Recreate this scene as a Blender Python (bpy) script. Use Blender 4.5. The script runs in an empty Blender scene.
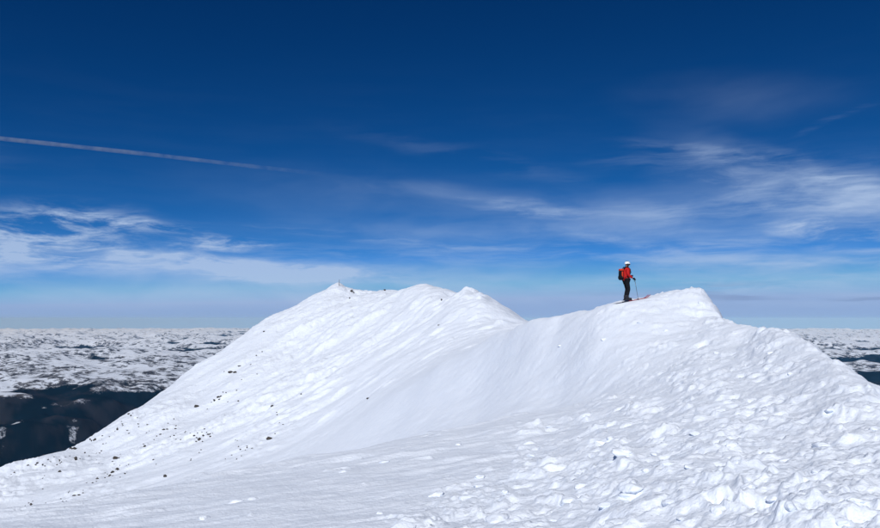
import bpy, bmesh, math, random
from mathutils import Vector, Matrix, noise as mnoise
import numpy as np
random.seed(11)
scene = bpy.context.scene
C = scene.collection

# ================================================================ camera, world, sun, exposure
PITCH = math.atan(55/733.0)
cam_data = bpy.data.cameras.new('camera'); cam = bpy.data.objects.new('camera', cam_data); C.objects.link(cam)
cam.location = (0, 0, 1.7); cam.rotation_euler = (math.pi/2 + PITCH, 0, 0)
cam_data.lens = 30.0; cam_data.sensor_width = 36.0; cam_data.clip_start = .1; cam_data.clip_end = 400000
scene.camera = cam
SUN_EL, SUN_AZ = math.radians(43), math.radians(-162)      # azimuth from +Y towards +X: sun high, behind the left shoulder
SUN_DIR = Vector((math.sin(SUN_AZ)*math.cos(SUN_EL), math.cos(SUN_AZ)*math.cos(SUN_EL), math.sin(SUN_EL)))
sun_data = bpy.data.lights.new('sun', 'SUN'); sun_data.energy = 3.6; sun_data.angle = math.radians(.53); sun_data.color = (1.0, .99, .975)
sun = bpy.data.objects.new('sun', sun_data); C.objects.link(sun); sun.location = (-30, -20, 60)
sun.rotation_euler = (-SUN_DIR).to_track_quat('-Z', 'Y').to_euler()
scene.view_settings.view_transform = 'Standard'; scene.view_settings.look = 'None'
scene.view_settings.gamma = 1.0; scene.view_settings.exposure = 0.07; scene.view_settings.use_curve_mapping = False
scene.render.engine = 'CYCLES'
scene.render.resolution_x = 1024; scene.render.resolution_y = 614

F_PX, EYE = 733.0, 1.7
DEG_PX = math.degrees(1/733.0)
GRADE = ((2.5, 2.7, .39), (1.36, .95, .51), (1.17, .99, .69))
CLOUD = (.42, .54, .75)
CONTRAIL = .0023
HAZE, HAZE_COL = 8.5e-6, (.17, .50, 1.0)

# ================================================================ world: daylight sky with thin cirrus
world = bpy.data.worlds.new('World'); scene.world = world; world.use_nodes = True
wt = world.node_tree; wt.nodes.clear()
def N(tree, kind, **kw):
    n = tree.nodes.new(kind)
    for k, v in kw.items(): setattr(n, k, v)
    return n
def L(tree, a, b): tree.links.new(a, b)
def M(tree, op, a, b=None, c=None, clamp=False):
    n = N(tree, 'ShaderNodeMath', operation=op, use_clamp=clamp)
    for i, s in enumerate((a, b, c)):
        if s is None: continue
        if isinstance(s, (int, float)): n.inputs[i].default_value = s
        else: L(tree, s, n.inputs[i])
    return n.outputs[0]
sky = N(wt, 'ShaderNodeTexSky', sky_type='NISHITA'); sky.sun_disc = False
sky.sun_elevation = SUN_EL; sky.sun_rotation = SUN_AZ % (2*math.pi)
sky.altitude = 4000; sky.air_density = .5; sky.dust_density = .0; sky.ozone_density = 3.0
SKY_STRENGTH = .1
# a polarising filter's contrast, the same over the whole sky: deep blue above, pale at the horizon
sep = N(wt, 'ShaderNodeSeparateColor'); L(wt, sky.outputs[0], sep.inputs[0]); grade = N(wt, 'ShaderNodeCombineColor')
for i, (g_, k_, top_) in enumerate(GRADE):
    c_ = M(wt, 'MINIMUM', M(wt, 'MULTIPLY', sep.outputs[i], SKY_STRENGTH), top_)
    L(wt, M(wt, 'MULTIPLY', M(wt, 'POWER', c_, g_), k_/SKY_STRENGTH), grade.inputs[i])
tc = N(wt, 'ShaderNodeTexCoord'); sp = N(wt, 'ShaderNodeSeparateXYZ'); L(wt, tc.outputs['Generated'], sp.inputs[0])
X, Y, Z = sp.outputs
AZ = M(wt, 'MULTIPLY', M(wt, 'ARCTAN2', X, Y), 180/math.pi)
EL = M(wt, 'MULTIPLY', M(wt, 'ARCSINE', Z), 180/math.pi)
cmb = N(wt, 'ShaderNodeCombineXYZ'); L(wt, AZ, cmb.inputs[0]); L(wt, EL, cmb.inputs[1])
def tex(vec, scale, detail, sx=1, sy=1, rot=0, rough=.55, dist=0, off=(0,0,0)):
    mp = N(wt, 'ShaderNodeMapping'); mp.inputs['Scale'].default_value = (sx, sy, 1); mp.inputs['Rotation'].default_value = (0,0,rot); mp.inputs['Location'].default_value = off
    L(wt, vec, mp.inputs[0])
    n = N(wt, 'ShaderNodeTexNoise'); n.inputs['Scale'].default_value = scale; n.inputs['Detail'].default_value = detail
    n.inputs['Roughness'].default_value = rough; n.inputs['Distortion'].default_value = dist
    L(wt, mp.outputs[0], n.inputs['Vector']); return n
def remap(s, a, b, c=0, d=1, smooth=True):
    n = N(wt, 'ShaderNodeMapRange', interpolation_type='SMOOTHSTEP' if smooth else 'LINEAR')
    L(wt, s, n.inputs[0])
    for i, v in enumerate((a, b, c, d)): n.inputs[1+i].default_value = v
    return n.outputs[0]
# wind-warped sky coordinates (degrees of bearing and elevation)
wn = tex(cmb.outputs[0], .12, 3, 1, 2.2)
wsub = N(wt, 'ShaderNodeVectorMath', operation='SUBTRACT'); L(wt, wn.outputs['Color'], wsub.inputs[0]); wsub.inputs[1].default_value = (.5,.5,.5)
wsc = N(wt, 'ShaderNodeVectorMath', operation='MULTIPLY'); L(wt, wsub.outputs[0], wsc.inputs[0]); wsc.inputs[1].default_value = (4, 1.1, 0)
wad = N(wt, 'ShaderNodeVectorMath', operation='ADD'); L(wt, cmb.outputs[0], wad.inputs[0]); L(wt, wsc.outputs[0], wad.inputs[1])
SKYV = wad.outputs[0]
streak = remap(tex(SKYV, .7, 12, .12, 1.0, math.radians(3), .64, .15).outputs[0], .40, .68)
wisp = remap(tex(SKYV, .62, 12, .26, 1.2, math.radians(-10), .66, .3).outputs[0], .40, .66)
soft = remap(tex(SKYV, .3, 5, .3, 1.0, 0, .5, .3).outputs[0], .25, .75)
CLOUDS = [  # photo column, row, half length, half width, tilt, strength, texture
 (30,234,110,30,-6,1.0,'w'), (20,250,120,20,0,.62,'s'), (70,262,160,16,2,.40,'f'), (210,269,190,14,3,.85,'s'), (220,269,210,14,3,.36,'f'), (180,262,160,12,4,.6,'w'), (300,272,160,10,3,.5,'w'), (360,277,200,14,3,.5,'f'), (120,221,75,8,4,.5,'w'), (225,246,58,8,-2,.95,'w'), (180,230,70,9,8,.40,'w'),
 (430,191,95,13,6,.16,'f'), (350,236,170,6,4,.28,'s'), (528,209,72,7,1,.40,'s'), (500,203,60,9,4,.22,'w'), (560,214,70,6,2,.3,'w'),
 (660,214,200,27,2,.36,'f'), (430,206,260,36,4,.13,'f'), (760,262,170,16,2,.36,'s'), (560,255,200,16,2,.26,'s'), (690,282,200,9,1,.34,'s'), (330,258,200,14,3,.22,'s'), (720,208,140,16,1,.32,'s'), (790,192,120,40,14,.26,'w'), (790,196,110,34,14,.2,'f'), (770,168,110,10,18,.3,'s'), (830,176,80,12,26,.34,'s'), (800,178,130,24,22,.42,'f'), (850,205,70,44,30,.22,'f'), (818,229,55,11,5,.75,'w'), (875,246,60,12,4,.55,'w'),
 (735,100,110,28,6,.09,'f'), (845,116,46,4,-16,.14,'s'), (710,160,110,12,4,.18,'s'), (620,242,60,6,8,.36,'w'), (745,243,60,6,1,.30,'s'), (480,160,160,12,12,.06,'s'), (560,232,230,12,2,.24,'f'), (690,150,80,8,10,.14,'w'),
 (600,272,330,20,1,.30,'f'), (300,284,420,18,1,.34,'f'), (480,300,700,14,0,.30,'f'), (150,300,300,14,0,.2,'f'), (820,270,160,18,1,.38,'f'), (450,240,300,20,2,.14,'f'), (640,240,300,22,0,.16,'s'), (120,288,220,10,0,.16,'f'), (650,290,260,9,0,.26,'s'), (800,305,200,7,0,.30,'s'),
 (960,220,140,60,10,.2,'s'), (1150,260,260,40,0,.34,'s'), (-150,255,200,40,0,.42,'w'), (-450,270,300,40,0,.34,'s'), (-300,160,180,40,-8,.2,'s'),
]
acc = None
for (u, v, hl, hw, tilt, st, kind) in CLOUDS:
    cx, cy = (u-440)/F_PX, (264-v)/F_PX
    dy = math.cos(PITCH)-cy*math.sin(PITCH); dz = math.sin(PITCH)+cy*math.cos(PITCH); h = math.hypot(cx, dy)
    a, e = math.degrees(math.atan2(cx, dy)), math.degrees(math.atan2(dz, h))
    mp = N(wt, 'ShaderNodeMapping', vector_type='TEXTURE')
    mp.inputs['Location'].default_value = (a, e, 0); mp.inputs['Rotation'].default_value = (0, 0, -math.radians(tilt))
    mp.inputs['Scale'].default_value = (hl*DEG_PX, hw*DEG_PX, 1)
    L(wt, SKYV, mp.inputs[0])
    ln = N(wt, 'ShaderNodeVectorMath', operation='LENGTH'); L(wt, mp.outputs[0], ln.inputs[0])
    m = remap(ln.outputs['Value'], 1.25, .1, 0, st)
    t = {'w': wisp, 's': streak, 'f': soft}[kind]
    m = M(wt, 'MULTIPLY', m, t)
    acc = m if acc is None else M(wt, 'ADD', acc, m)
# thin veils everywhere else on the sky
veil = M(wt, 'MULTIPLY', M(wt, 'MULTIPLY', streak, remap(EL, 22, 8)), .012)
acc = M(wt, 'ADD', acc, veil)
acc = M(wt, 'MULTIPLY', acc, remap(EL, 0, 1.6))
acc = M(wt, 'MINIMUM', acc, .8)
mixc = N(wt, 'ShaderNodeMix', data_type='RGBA'); L(wt, acc, mixc.inputs[0]); L(wt, grade.outputs[0], mixc.inputs[6])
mixc.inputs[7].default_value = (CLOUD[0]/SKY_STRENGTH, CLOUD[1]/SKY_STRENGTH, CLOUD[2]/SKY_STRENGTH, 1)
# low grey-violet bars of cloud over the horizon
bars = remap(tex(SKYV, .7, 5, .1, 1.7, 0, .5, .2, (3,0,0)).outputs[0], .50, .62)
mpb = N(wt, 'ShaderNodeMapping', vector_type='TEXTURE'); mpb.inputs['Location'].default_value = (30, 1.75, 0); mpb.inputs['Scale'].default_value = (22, 1.0, 1); L(wt, cmb.outputs[0], mpb.inputs[0])
lnb = N(wt, 'ShaderNodeVectorMath', operation='LENGTH'); L(wt, mpb.outputs[0], lnb.inputs[0])
bm_ = M(wt, 'MULTIPLY', remap(lnb.outputs['Value'], 1.2, .2, 0, .75), bars)
mixb = N(wt, 'ShaderNodeMix', data_type='RGBA'); L(wt, bm_, mixb.inputs[0]); L(wt, mixc.outputs[2], mixb.inputs[6])
mixb.inputs[7].default_value = (.20/SKY_STRENGTH, .29/SKY_STRENGTH, .50/SKY_STRENGTH, 1)
bg = N(wt, 'ShaderNodeBackground'); bg.inputs['Strength'].default_value = SKY_STRENGTH; L(wt, mixb.outputs[2], bg.inputs[0])
wo = N(wt, 'ShaderNodeOutputWorld'); L(wt, bg.outputs[0], wo.inputs[0])

# ================================================================ materials
def new_mat(name):
    m = bpy.data.materials.new(name); m.use_nodes = True
    t = m.node_tree; b = t.nodes['Principled BSDF']; return m, t, b
def plain(name, col, rough=.6, var=.12, scale=30, bump=.0, metallic=0, spec=.5):
    m, t, b = new_mat(name); b.inputs['Specular IOR Level'].default_value = spec
    tc = N(t, 'ShaderNodeTexCoord'); n = N(t, 'ShaderNodeTexNoise'); n.inputs['Scale'].default_value = scale; n.inputs['Detail'].default_value = 5
    L(t, tc.outputs['Object'], n.inputs['Vector'])
    r = N(t, 'ShaderNodeMapRange'); L(t, n.outputs[0], r.inputs[0]); r.inputs[1].default_value = .3; r.inputs[2].default_value = .7; r.inputs[3].default_value = 1-var; r.inputs[4].default_value = 1+var
    mx = N(t, 'ShaderNodeVectorMath', operation='SCALE'); mx.inputs[0].default_value = col; L(t, r.outputs[0], mx.inputs['Scale'])
    L(t, mx.outputs[0], b.inputs['Base Color']); b.inputs['Roughness'].default_value = rough; b.inputs['Metallic'].default_value = metallic
    if bump:
        bp = N(t, 'ShaderNodeBump'); bp.inputs['Strength'].default_value = bump; bp.inputs['Distance'].default_value = .01
        L(t, n.outputs[0], bp.inputs['Height']); L(t, bp.outputs[0], b.inputs['Normal'])
    return m
def snow_material():
    m, t, b = new_mat('snow')
    g = N(t, 'ShaderNodeNewGeometry')
    n1 = N(t, 'ShaderNodeTexNoise'); n1.inputs['Scale'].default_value = 22; n1.inputs['Detail'].default_value = 4; L(t, g.outputs['Position'], n1.inputs['Vector'])
    n2 = N(t, 'ShaderNodeTexNoise'); n2.inputs['Scale'].default_value = 1.3; n2.inputs['Detail'].default_value = 6; n2.inputs['Roughness'].default_value = .6; L(t, g.outputs['Position'], n2.inputs['Vector'])
    r = N(t, 'ShaderNodeValToRGB'); r.color_ramp.elements[0].position = .3; r.color_ramp.elements[1].position = .7
    r.color_ramp.elements[0].color = (.75, .805, .895, 1); r.color_ramp.elements[1].color = (.81, .857, .935, 1)
    L(t, n2.outputs[0], r.inputs[0]); L(t, r.outputs[0], b.inputs['Base Color'])
    b.inputs['Roughness'].default_value = .62; b.inputs['Specular IOR Level'].default_value = .3
    b1 = N(t, 'ShaderNodeBump'); b1.inputs['Strength'].default_value = .5; b1.inputs['Distance'].default_value = .022; L(t, n1.outputs[0], b1.inputs['Height'])
    b2 = N(t, 'ShaderNodeBump'); b2.inputs['Strength'].default_value = .6; b2.inputs['Distance'].default_value = .09; L(t, n2.outputs[0], b2.inputs['Height']); L(t, b1.outputs[0], b2.inputs['Normal'])
    n4 = N(t, 'ShaderNodeTexNoise'); n4.inputs['Scale'].default_value = 6.5; n4.inputs['Detail'].default_value = 6; n4.inputs['Roughness'].default_value = .65; L(t, g.outputs['Position'], n4.inputs['Vector'])
    b4 = N(t, 'ShaderNodeBump'); b4.inputs['Strength'].default_value = .6; b4.inputs['Distance'].default_value = .05; L(t, n4.outputs[0], b4.inputs['Height']); L(t, b1.outputs[0], b4.inputs['Normal']); L(t, b4.outputs[0], b2.inputs['Normal'])
    # wind crust and rime on the exposed far face of the mountain
    n3 = N(t, 'ShaderNodeTexNoise'); n3.inputs['Scale'].default_value = .55; n3.inputs['Detail'].default_value = 7; n3.inputs['Roughness'].default_value = .68; L(t, g.outputs['Position'], n3.inputs['Vector'])
    vl = N(t, 'ShaderNodeVectorMath', operation='LENGTH'); L(t, g.outputs['Position'], vl.inputs[0])
    mr = N(t, 'ShaderNodeMapRange', interpolation_type='SMOOTHSTEP'); L(t, vl.outputs['Value'], mr.inputs[0])
    for i, v in enumerate((70, 190, 0, 1)): mr.inputs[1+i].default_value = v
    b3 = N(t, 'ShaderNodeBump'); b3.inputs['Strength'].default_value = .8; b3.inputs['Distance'].default_value = .8
    L(t, M(t, 'MULTIPLY', n3.outputs[0], mr.outputs[0]), b3.inputs['Height']); L(t, b2.outputs[0], b3.inputs['Normal'])
    L(t, b3.outputs[0], b.inputs['Normal'])
    return m
def far_material():
    m, t, b = new_mat('plateau')
    at = N(t, 'ShaderNodeAttribute', attribute_name='cover')      # R: forest, G: bare rock and scrub, B: tint
    s = N(t, 'ShaderNodeSeparateColor'); L(t, at.outputs['Color'], s.inputs[0])
    g = N(t, 'ShaderNodeNewGeometry')
    def cut(cover, scale, detail, soft, off):                      # ragged patches whose density follows the cover map
        n = N(t, 'ShaderNodeTexNoise'); n.inputs['Scale'].default_value = scale; n.inputs['Detail'].default_value = detail; n.inputs['Roughness'].default_value = .74
        L(t, g.outputs['Position'], n.inputs['Vector'])
        k = M(t, 'ADD', cover, M(t, 'MULTIPLY', M(t, 'SUBTRACT', n.outputs[0], .5), 2.5))
        r = N(t, 'ShaderNodeMapRange', interpolation_type='SMOOTHSTEP'); L(t, k, r.inputs[0]); r.inputs[1].default_value = .5-soft+off; r.inputs[2].default_value = .5+soft+off
        return r.outputs[0]
    bare = cut(s.outputs[1], .0105, 8, .15, .0)
    wood = cut(s.outputs[0], .017, 7, .25, -.05)
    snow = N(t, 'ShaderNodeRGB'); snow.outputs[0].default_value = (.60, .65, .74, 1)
    rock = N(t, 'ShaderNodeMix', data_type='RGBA'); L(t, s.outputs[2], rock.inputs[0]); rock.inputs[6].default_value = (.045, .045, .052, 1); rock.inputs[7].default_value = (.065, .060, .062, 1)
    forest = N(t, 'ShaderNodeMix', data_type='RGBA'); L(t, s.outputs[2], forest.inputs[0]); forest.inputs[6].default_value = (.003, .009, .015, 1); forest.inputs[7].default_value = (.020, .022, .028, 1)  # some blue of the distant haze is painted into the forest colour
    a = N(t, 'ShaderNodeMix', data_type='RGBA'); L(t, bare, a.inputs[0]); L(t, snow.outputs[0], a.inputs[6]); L(t, rock.outputs[2], a.inputs[7])
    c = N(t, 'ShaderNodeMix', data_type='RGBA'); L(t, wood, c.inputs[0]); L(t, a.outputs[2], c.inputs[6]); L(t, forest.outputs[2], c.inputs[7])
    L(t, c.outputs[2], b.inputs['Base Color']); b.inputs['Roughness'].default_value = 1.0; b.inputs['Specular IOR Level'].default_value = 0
    return m
MAT = {
 'snow': snow_material(), 'far': far_material(),
 'rock': plain('rock', (.06, .054, .050), .95, .5, 1.7, .8, 0, .1),
 'red': plain('jacket_red', (.44, .010, .010), .7, .2, 9, 0, 0, .2),
 'black': plain('black_cloth', (.008, .009, .013), .85, .3, 12, 0, 0, .12),
 'dark': plain('dark_plastic', (.018, .018, .024), .5, .2, 20, 0, 0, .25),
 'orange': plain('orange_nylon', (.55, .045, .015), .7, .15, 14, 0, 0, .2),
 'white': plain('helmet_white', (.78, .79, .80), .3, .05, 8),
 'skin': plain('skin', (.42, .22, .15), .55, .12, 18),
 'lens': plain('goggle_lens', (.03, .022, .02), .12, .1, 5),
 'metal': plain('pole_metal', (.11, .115, .13), .35, .1, 20, 0, .7),
 'skired': plain('ski_red', (.34, .03, .045), .45, .12, 10),
 'wood': plain('weathered_wood', (.14, .12, .10), .85, .3, 14, .4),
}

# ================================================================ object helpers
def put(o, label=None, cat=None, group=None, kind=None):
    if label: o['label'] = label
    if cat: o['category'] = cat
    if group: o['group'] = group
    if kind: o['kind'] = kind
    return o
def link(name, me, mat=None, parent=None, smooth=True):
    o = bpy.data.objects.new(name, me); C.objects.link(o)
    if mat is not None: me.materials.append(mat)
    if smooth: me.polygons.foreach_set('use_smooth', np.ones(len(me.polygons), dtype=bool))
    if parent is not None: o.parent = parent
    return o
def empty(name, loc=(0,0,0), rz=0):
    o = bpy.data.objects.new(name, None); C.objects.link(o); o.location = loc; o.rotation_euler = (0,0,rz); o.empty_display_size = .2; return o
def from_bm(name, bm, mat, parent=None, smooth=True):
    me = bpy.data.meshes.new(name); bm.normal_update(); bm.to_mesh(me); bm.free(); return link(name, me, mat, parent, smooth)
def grid_mesh(name, co, rows, cols, cyclic):
    """one sheet from a rows x cols array of points"""
    me = bpy.data.meshes.new(name); n = rows*cols
    i = np.arange(rows*cols).reshape(rows, cols)
    if cyclic: j = np.roll(i, -1, 1)
    else: j = i[:, 1:]; i = i[:, :-1]
    q = np.stack([i[:-1], j[:-1], j[1:], i[1:]], -1).reshape(-1, 4)      # rows go outward, columns clockwise seen from above
    q = q[:, ::-1]
    me.vertices.add(n); me.vertices.foreach_set('co', co.reshape(-1).astype(np.float32))
    me.loops.add(q.size); me.loops.foreach_set('vertex_index', q.reshape(-1).astype(np.int32))
    me.polygons.add(len(q)); me.polygons.foreach_set('loop_start', (np.arange(len(q))*4).astype(np.int32))
    me.update(calc_edges=True); me.validate()
    return me

# ================================================================ ground survey and noise
def pix_dir(u, v):
    """photo pixel -> world direction (the camera looks along +Y, tilted up by PITCH)"""
    cx, cy = (u-440)/F_PX, (264-v)/F_PX
    dy = math.cos(PITCH) - cy*math.sin(PITCH)
    dz = math.sin(PITCH) + cy*math.cos(PITCH)
    return cx, dy, dz
def pix_polar(u, v):
    x, y, z = pix_dir(u, v)
    h = math.hypot(x, y)
    return math.atan2(x, y), z/h

# ---------------------------------------------------------------- noise
def _hash(ix, iy, seed):
    h = (ix*374761393 + iy*668265263 + seed*974711) & 0xffffffff
    h = ((h ^ (h >> 13))*1274126177) & 0xffffffff
    h = ((h ^ (h >> 15))*2246822519) & 0xffffffff
    return (h ^ (h >> 16)) & 0xffffffff
def perlin(x, y, seed=0):
    x0 = np.floor(x); y0 = np.floor(y)
    fx = x-x0; fy = y-y0
    ix = x0.astype(np.int64); iy = y0.astype(np.int64)
    def g(dx, dy):
        a = _hash(ix+dx, iy+dy, seed)*(2*math.pi/4294967296.0)
        return np.cos(a)*(fx-dx) + np.sin(a)*(fy-dy)
    ux = fx*fx*fx*(fx*(fx*6-15)+10); uy = fy*fy*fy*(fy*(fy*6-15)+10)
    a = g(0,0); b = g(1,0); c = g(0,1); d = g(1,1)
    return ((a+(b-a)*ux) + ((c+(d-c)*ux)-(a+(b-a)*ux))*uy)*1.5
def fbm(x, y, seed=0, oct=4, gain=.5):
    s = 0; a = 1.0
    for i in range(oct):
        s = s + a*perlin(x*2**i+i*17.3, y*2**i-i*9.1, seed+i); a *= gain
    return s
def ridged(x, y, seed=0, oct=4, gain=.5):
    s = 0; a = 1.0
    for i in range(oct):
        s = s + a*(1-np.abs(perlin(x*2**i+i*7.7, y*2**i+i*3.3, seed+i))*1.6); a *= gain
    return s
def sstep(a, b, x):
    t = np.clip((x-a)/(b-a), 0, 1); return t*t*(3-2*t)
def worley(x, y, seed=0):
    """F1, F2 and a random value of the nearest cell, and the offset to its centre"""
    ix = np.floor(x).astype(np.int64); iy = np.floor(y).astype(np.int64)
    f1 = np.full(x.shape, 9.0); f2 = np.full(x.shape, 9.0); cid = np.zeros(x.shape)
    ox = np.zeros(x.shape); oy = np.zeros(x.shape)
    for dx in (-1,0,1):
        for dy in (-1,0,1):
            h1 = _hash(ix+dx, iy+dy, seed)/4294967296.0
            h2 = _hash(ix+dx, iy+dy, seed+71)/4294967296.0
            px = ix+dx+.1+.8*h1-x; py = iy+dy+.1+.8*h2-y
            d = np.sqrt(px*px+py*py)
            near = d < f1
            f2 = np.where(near, f1, np.minimum(f2, d))
            cid = np.where(near, _hash(ix+dx, iy+dy, seed+13)/4294967296.0, cid)
            ox = np.where(near, px, ox); oy = np.where(near, py, oy)
            f1 = np.where(near, d, f1)
    return f1, f2, cid, ox, oy

# ---------------------------------------------------------------- survey of the ridge: photo column, row, distance in metres
SURVEY = [
 # the skyline of the crest with the skier, then the shoulder on the right
 (530,320.5,45),(540,318.5,43.5),(555,315.5,41.5),(568,313,40),(580,310.5,38.5),(600,306,36.5),(620,302.5,35.2),(640,298.8,35.2),(660,294.5,36),(673,292,36.8),(690,291.5,37),(703,293,36.5),
 (712,303,35.5),(722,318,34.5),(735,328,31),(743,328.5,29),(750,328.5,27.5),(762,328.5,25.5),(772,331.5,24.3),(785,335,22.8),(800,339,21),(814,345,19.3),(826,354,17.8),(845,367,15.5),(880,388,13),(940,425,10.5),(1050,500,8.5),(1250,620,7),
 # behind that skyline the ridge drops away
 (530,340,49),(555,336,46),(580,331,43),(600,327,41),(620,322,40),(640,318,40),(660,314,41),(675,312,42),(690,318,42),(703,335,42),(712,350,41),
 (722,372,40),(735,385,37),(750,385,33),(775,385,30),(800,390,27),(845,420,22),(880,450,18.5),(940,500,15),(1050,580,12.5),(1250,700,10),
 (580,335,90),(640,370,75),(700,450,70),(750,520,60),(800,560,55),(880,620,45),(1050,750,32),(1250,900,26),
 (600,350,150),(660,420,150),(720,600,150),(800,740,150),(900,800,140),(1100,900,120),
 (600,420,300),(700,620,330),(850,800,330),(1100,900,300),(560,380,220),
 # right-hand foreground
 (700,528,5.6),(700,450,9.2),(700,400,15),(700,366,21),(700,340,27),(700,316,32),
 (660,528,5.9),(660,455,10),(660,412,16),(660,384,21.5),(660,362,25.5),(660,330,30),(660,306,33.5),
 (750,528,5.3),(750,450,9),(750,400,14),(750,362,20),(750,342,24.5),
 (800,528,5.0),(800,450,8.5),(800,400,13),(800,360,17.5),
 (880,528,4.9),(880,450,8),(880,405,11.2),(980,528,4.9),(980,470,7.5),(1150,600,4.5),
 # middle foreground up to the bowl
 (620,528,6.2),(620,460,10),(620,425,15),(620,400,21),(620,384,25.5),(620,352,28.8),(620,325,31.8),(620,310,33.8),
 (590,528,6.8),(590,465,10.5),(590,430,16),(590,408,22),(590,394,27),(590,355,30.8),(590,327,33.9),(590,314,36.0),
 (560,528,7.3),(560,470,11),(560,430,18.5),(560,409,25),(560,401,29.5),(560,375,32.8),(560,345,36.2),(560,325,39.2),
 (520,528,7.6),(520,470,12),(520,430,20),(520,416,26),(520,411,31),(520,391,36),(520,367,39.5),(520,344,43.3),(520,324,47.5),(520,334,56),(520,334,80),(520,328.5,105),
 (500,420,25.5),(500,415,33),(500,390,40),(500,359,46),(500,334,51),(500,341,60),(500,338,80),(500,326,110),
 (480,528,8.0),(480,470,13),(480,435,20.5),(480,424.5,25),(480,430,31),(480,411,40),(480,377,48),(480,344,55),(480,348,64),(480,344,85),(480,328,110),
 # left foreground, its lip, the hollow behind it
 (440,528,8.3),(440,470,14),(440,440,20),(440,432,23.5),(440,444,31),(440,430,42),(440,399,52),(440,364,62),(440,365,72),(440,353,95),(440,329,125),
 (400,528,8.7),(400,475,14),(400,447,19.5),(400,440,22.5),(400,461,31),(400,445,48),(400,416,60),(400,389,72),(400,385,82),(400,362,110),(400,330,148),
 (300,528,9.4),(300,485,14.5),(300,466,18.5),(300,460.5,21),(300,496,32),(300,470,68),(300,438,98),(300,396,132),(300,348,172),
 (200,528,10.6),(200,500,14),(200,483,17.5),(200,478.5,19.5),(200,535,33),(200,492,78),(200,462,110),(200,426,142),(200,392,170),
 (100,528,12.2),(100,508,15.5),(100,500,18.2),(100,575,34),(100,515,88),(100,480,120),(100,452,150),
 (0,540,12),(0,522,15),(0,515,17.8),(0,615,34),(0,530,90),(0,500,122),
 (-150,580,11),(-150,545,17),(-150,660,34),(-150,570,90),(-350,660,10),(-350,600,16),(-350,720,32),(-350,640,80),
 # skyline of the far summits
 (545,330,118),(522,321,132),(510,312.5,137),(500,306,142),(485,296,150),(475,292,155),(465,291.5,160),(455,292,164),(445,289.5,170),(430,289,178),(415,290.5,187),
 (400,291.5,195),(380,292,205),(362,293,213),(350,290,218),(340,285,221),(328,289,222),(312,297,221),(300,304,220),(280,314.5,216),(260,325,212),(230,343,206),(190,372,197),
 (150,402,187),(100,432,174),(50,456,162),(0,473,152),(-100,502,138),(-350,570,110),
 # and the far side of them, out of sight
 (522,345,165),(485,325,180),(445,315,200),(400,315,230),(362,315,245),(340,312,250),(300,335,250),(230,380,240),(150,440,220),(50,510,190),(-100,590,170),(-350,680,140),
 (500,520,300),(400,520,330),(300,540,340),(150,600,320),(0,640,280),(-200,700,250),
]
def _tps(P, V, smooth=4e-4):
    d = np.sqrt(((P[:,None]-P[None])**2).sum(-1))
    K = np.where(d > 0, d*d*np.log(np.maximum(d, 1e-12)), 0)
    n = len(P); A = np.zeros((n+3, n+3))
    A[:n,:n] = K + np.eye(n)*smooth; A[:n,n] = 1; A[:n,n+1:] = P; A[n,:n] = 1; A[n+1:,:n] = P.T
    return np.linalg.solve(A, np.concatenate([V, np.zeros(3)]))
TH_K = 3.0
_P = []; _V = []
for (u, v, r) in SURVEY:
    th, t = pix_polar(u, v)
    _P.append((th*TH_K, math.log(r))); _V.append(t + EYE/r)
for th in np.radians([-50,-40,-30,-20,-10,0,10,20,30,40,50]):      # round the photographer's feet
    for r in (.6, 1.5, 3.0):
        _P.append((th*TH_K, math.log(r))); _V.append(.123*math.sin(th)*(1 if th < 0 else .6)-.07*math.cos(th)*(1 if th < 0 else .3))
for th in np.radians([-50,-35,-20,0,20,35,50]):                     # the mountain's foot
    for r, t in ((700, -.62), (1500, -.66)):
        _P.append((th*TH_K, math.log(r))); _V.append(t)
_P = np.array(_P); _V = np.array(_V); _W = _tps(_P, _V)
def base_height(th, r):
    """ground height (camera's footing = 0) at bearing th and distance r"""
    sh = th.shape; th = th.ravel(); r = r.ravel()
    lim = math.radians(46)
    def ev(a):
        out = np.empty(len(a)); q = np.stack([a*TH_K, np.log(r)], 1); n = len(_P)
        for i in range(0, len(a), 20000):
            c = q[i:i+20000]
            d2 = (c[:,0:1]-_P[None,:,0])**2 + (c[:,1:2]-_P[None,:,1])**2
            K = .5*d2*np.log(np.maximum(d2, 1e-20))
            out[i:i+20000] = K@_W[:n] + _W[n] + c@_W[n+1:]
        return out
    w = ev(np.clip(th, -lim, lim))
    b = np.abs(th) > math.radians(90)
    if b.any():
        k = sstep(math.radians(90), math.radians(180), np.abs(th))*.5
        w = np.where(b, w*(1-k) + ev(-np.clip(th, -lim, lim))*k, w)
    return (w*r).reshape(sh)

# ================================================================ the snow ridge: one sheet, finest where the ground is near
FINE = math.radians(37.5)
TH = np.concatenate([np.linspace(-math.pi, -FINE, 46)[:-1], np.linspace(-FINE, FINE, 950), np.linspace(FINE, math.pi, 46)[1:-1]])
LR = np.log(np.concatenate([np.geomspace(.2, 3.6, 34)[:-1], np.geomspace(3.6, 62, 540)[:-1], np.geomspace(62, 235, 320)[:-1], np.geomspace(235, 330, 30)[:-1], np.geomspace(330, 2600, 36)]))
TT, RR = np.meshgrid(TH, np.exp(LR))
GX, GY = RR*np.sin(TT), RR*np.cos(TT)
GZ = base_height(TT, RR)
def u_theta(u): return math.atan2((u-440)/F_PX, math.cos(PITCH)+.04)
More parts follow.
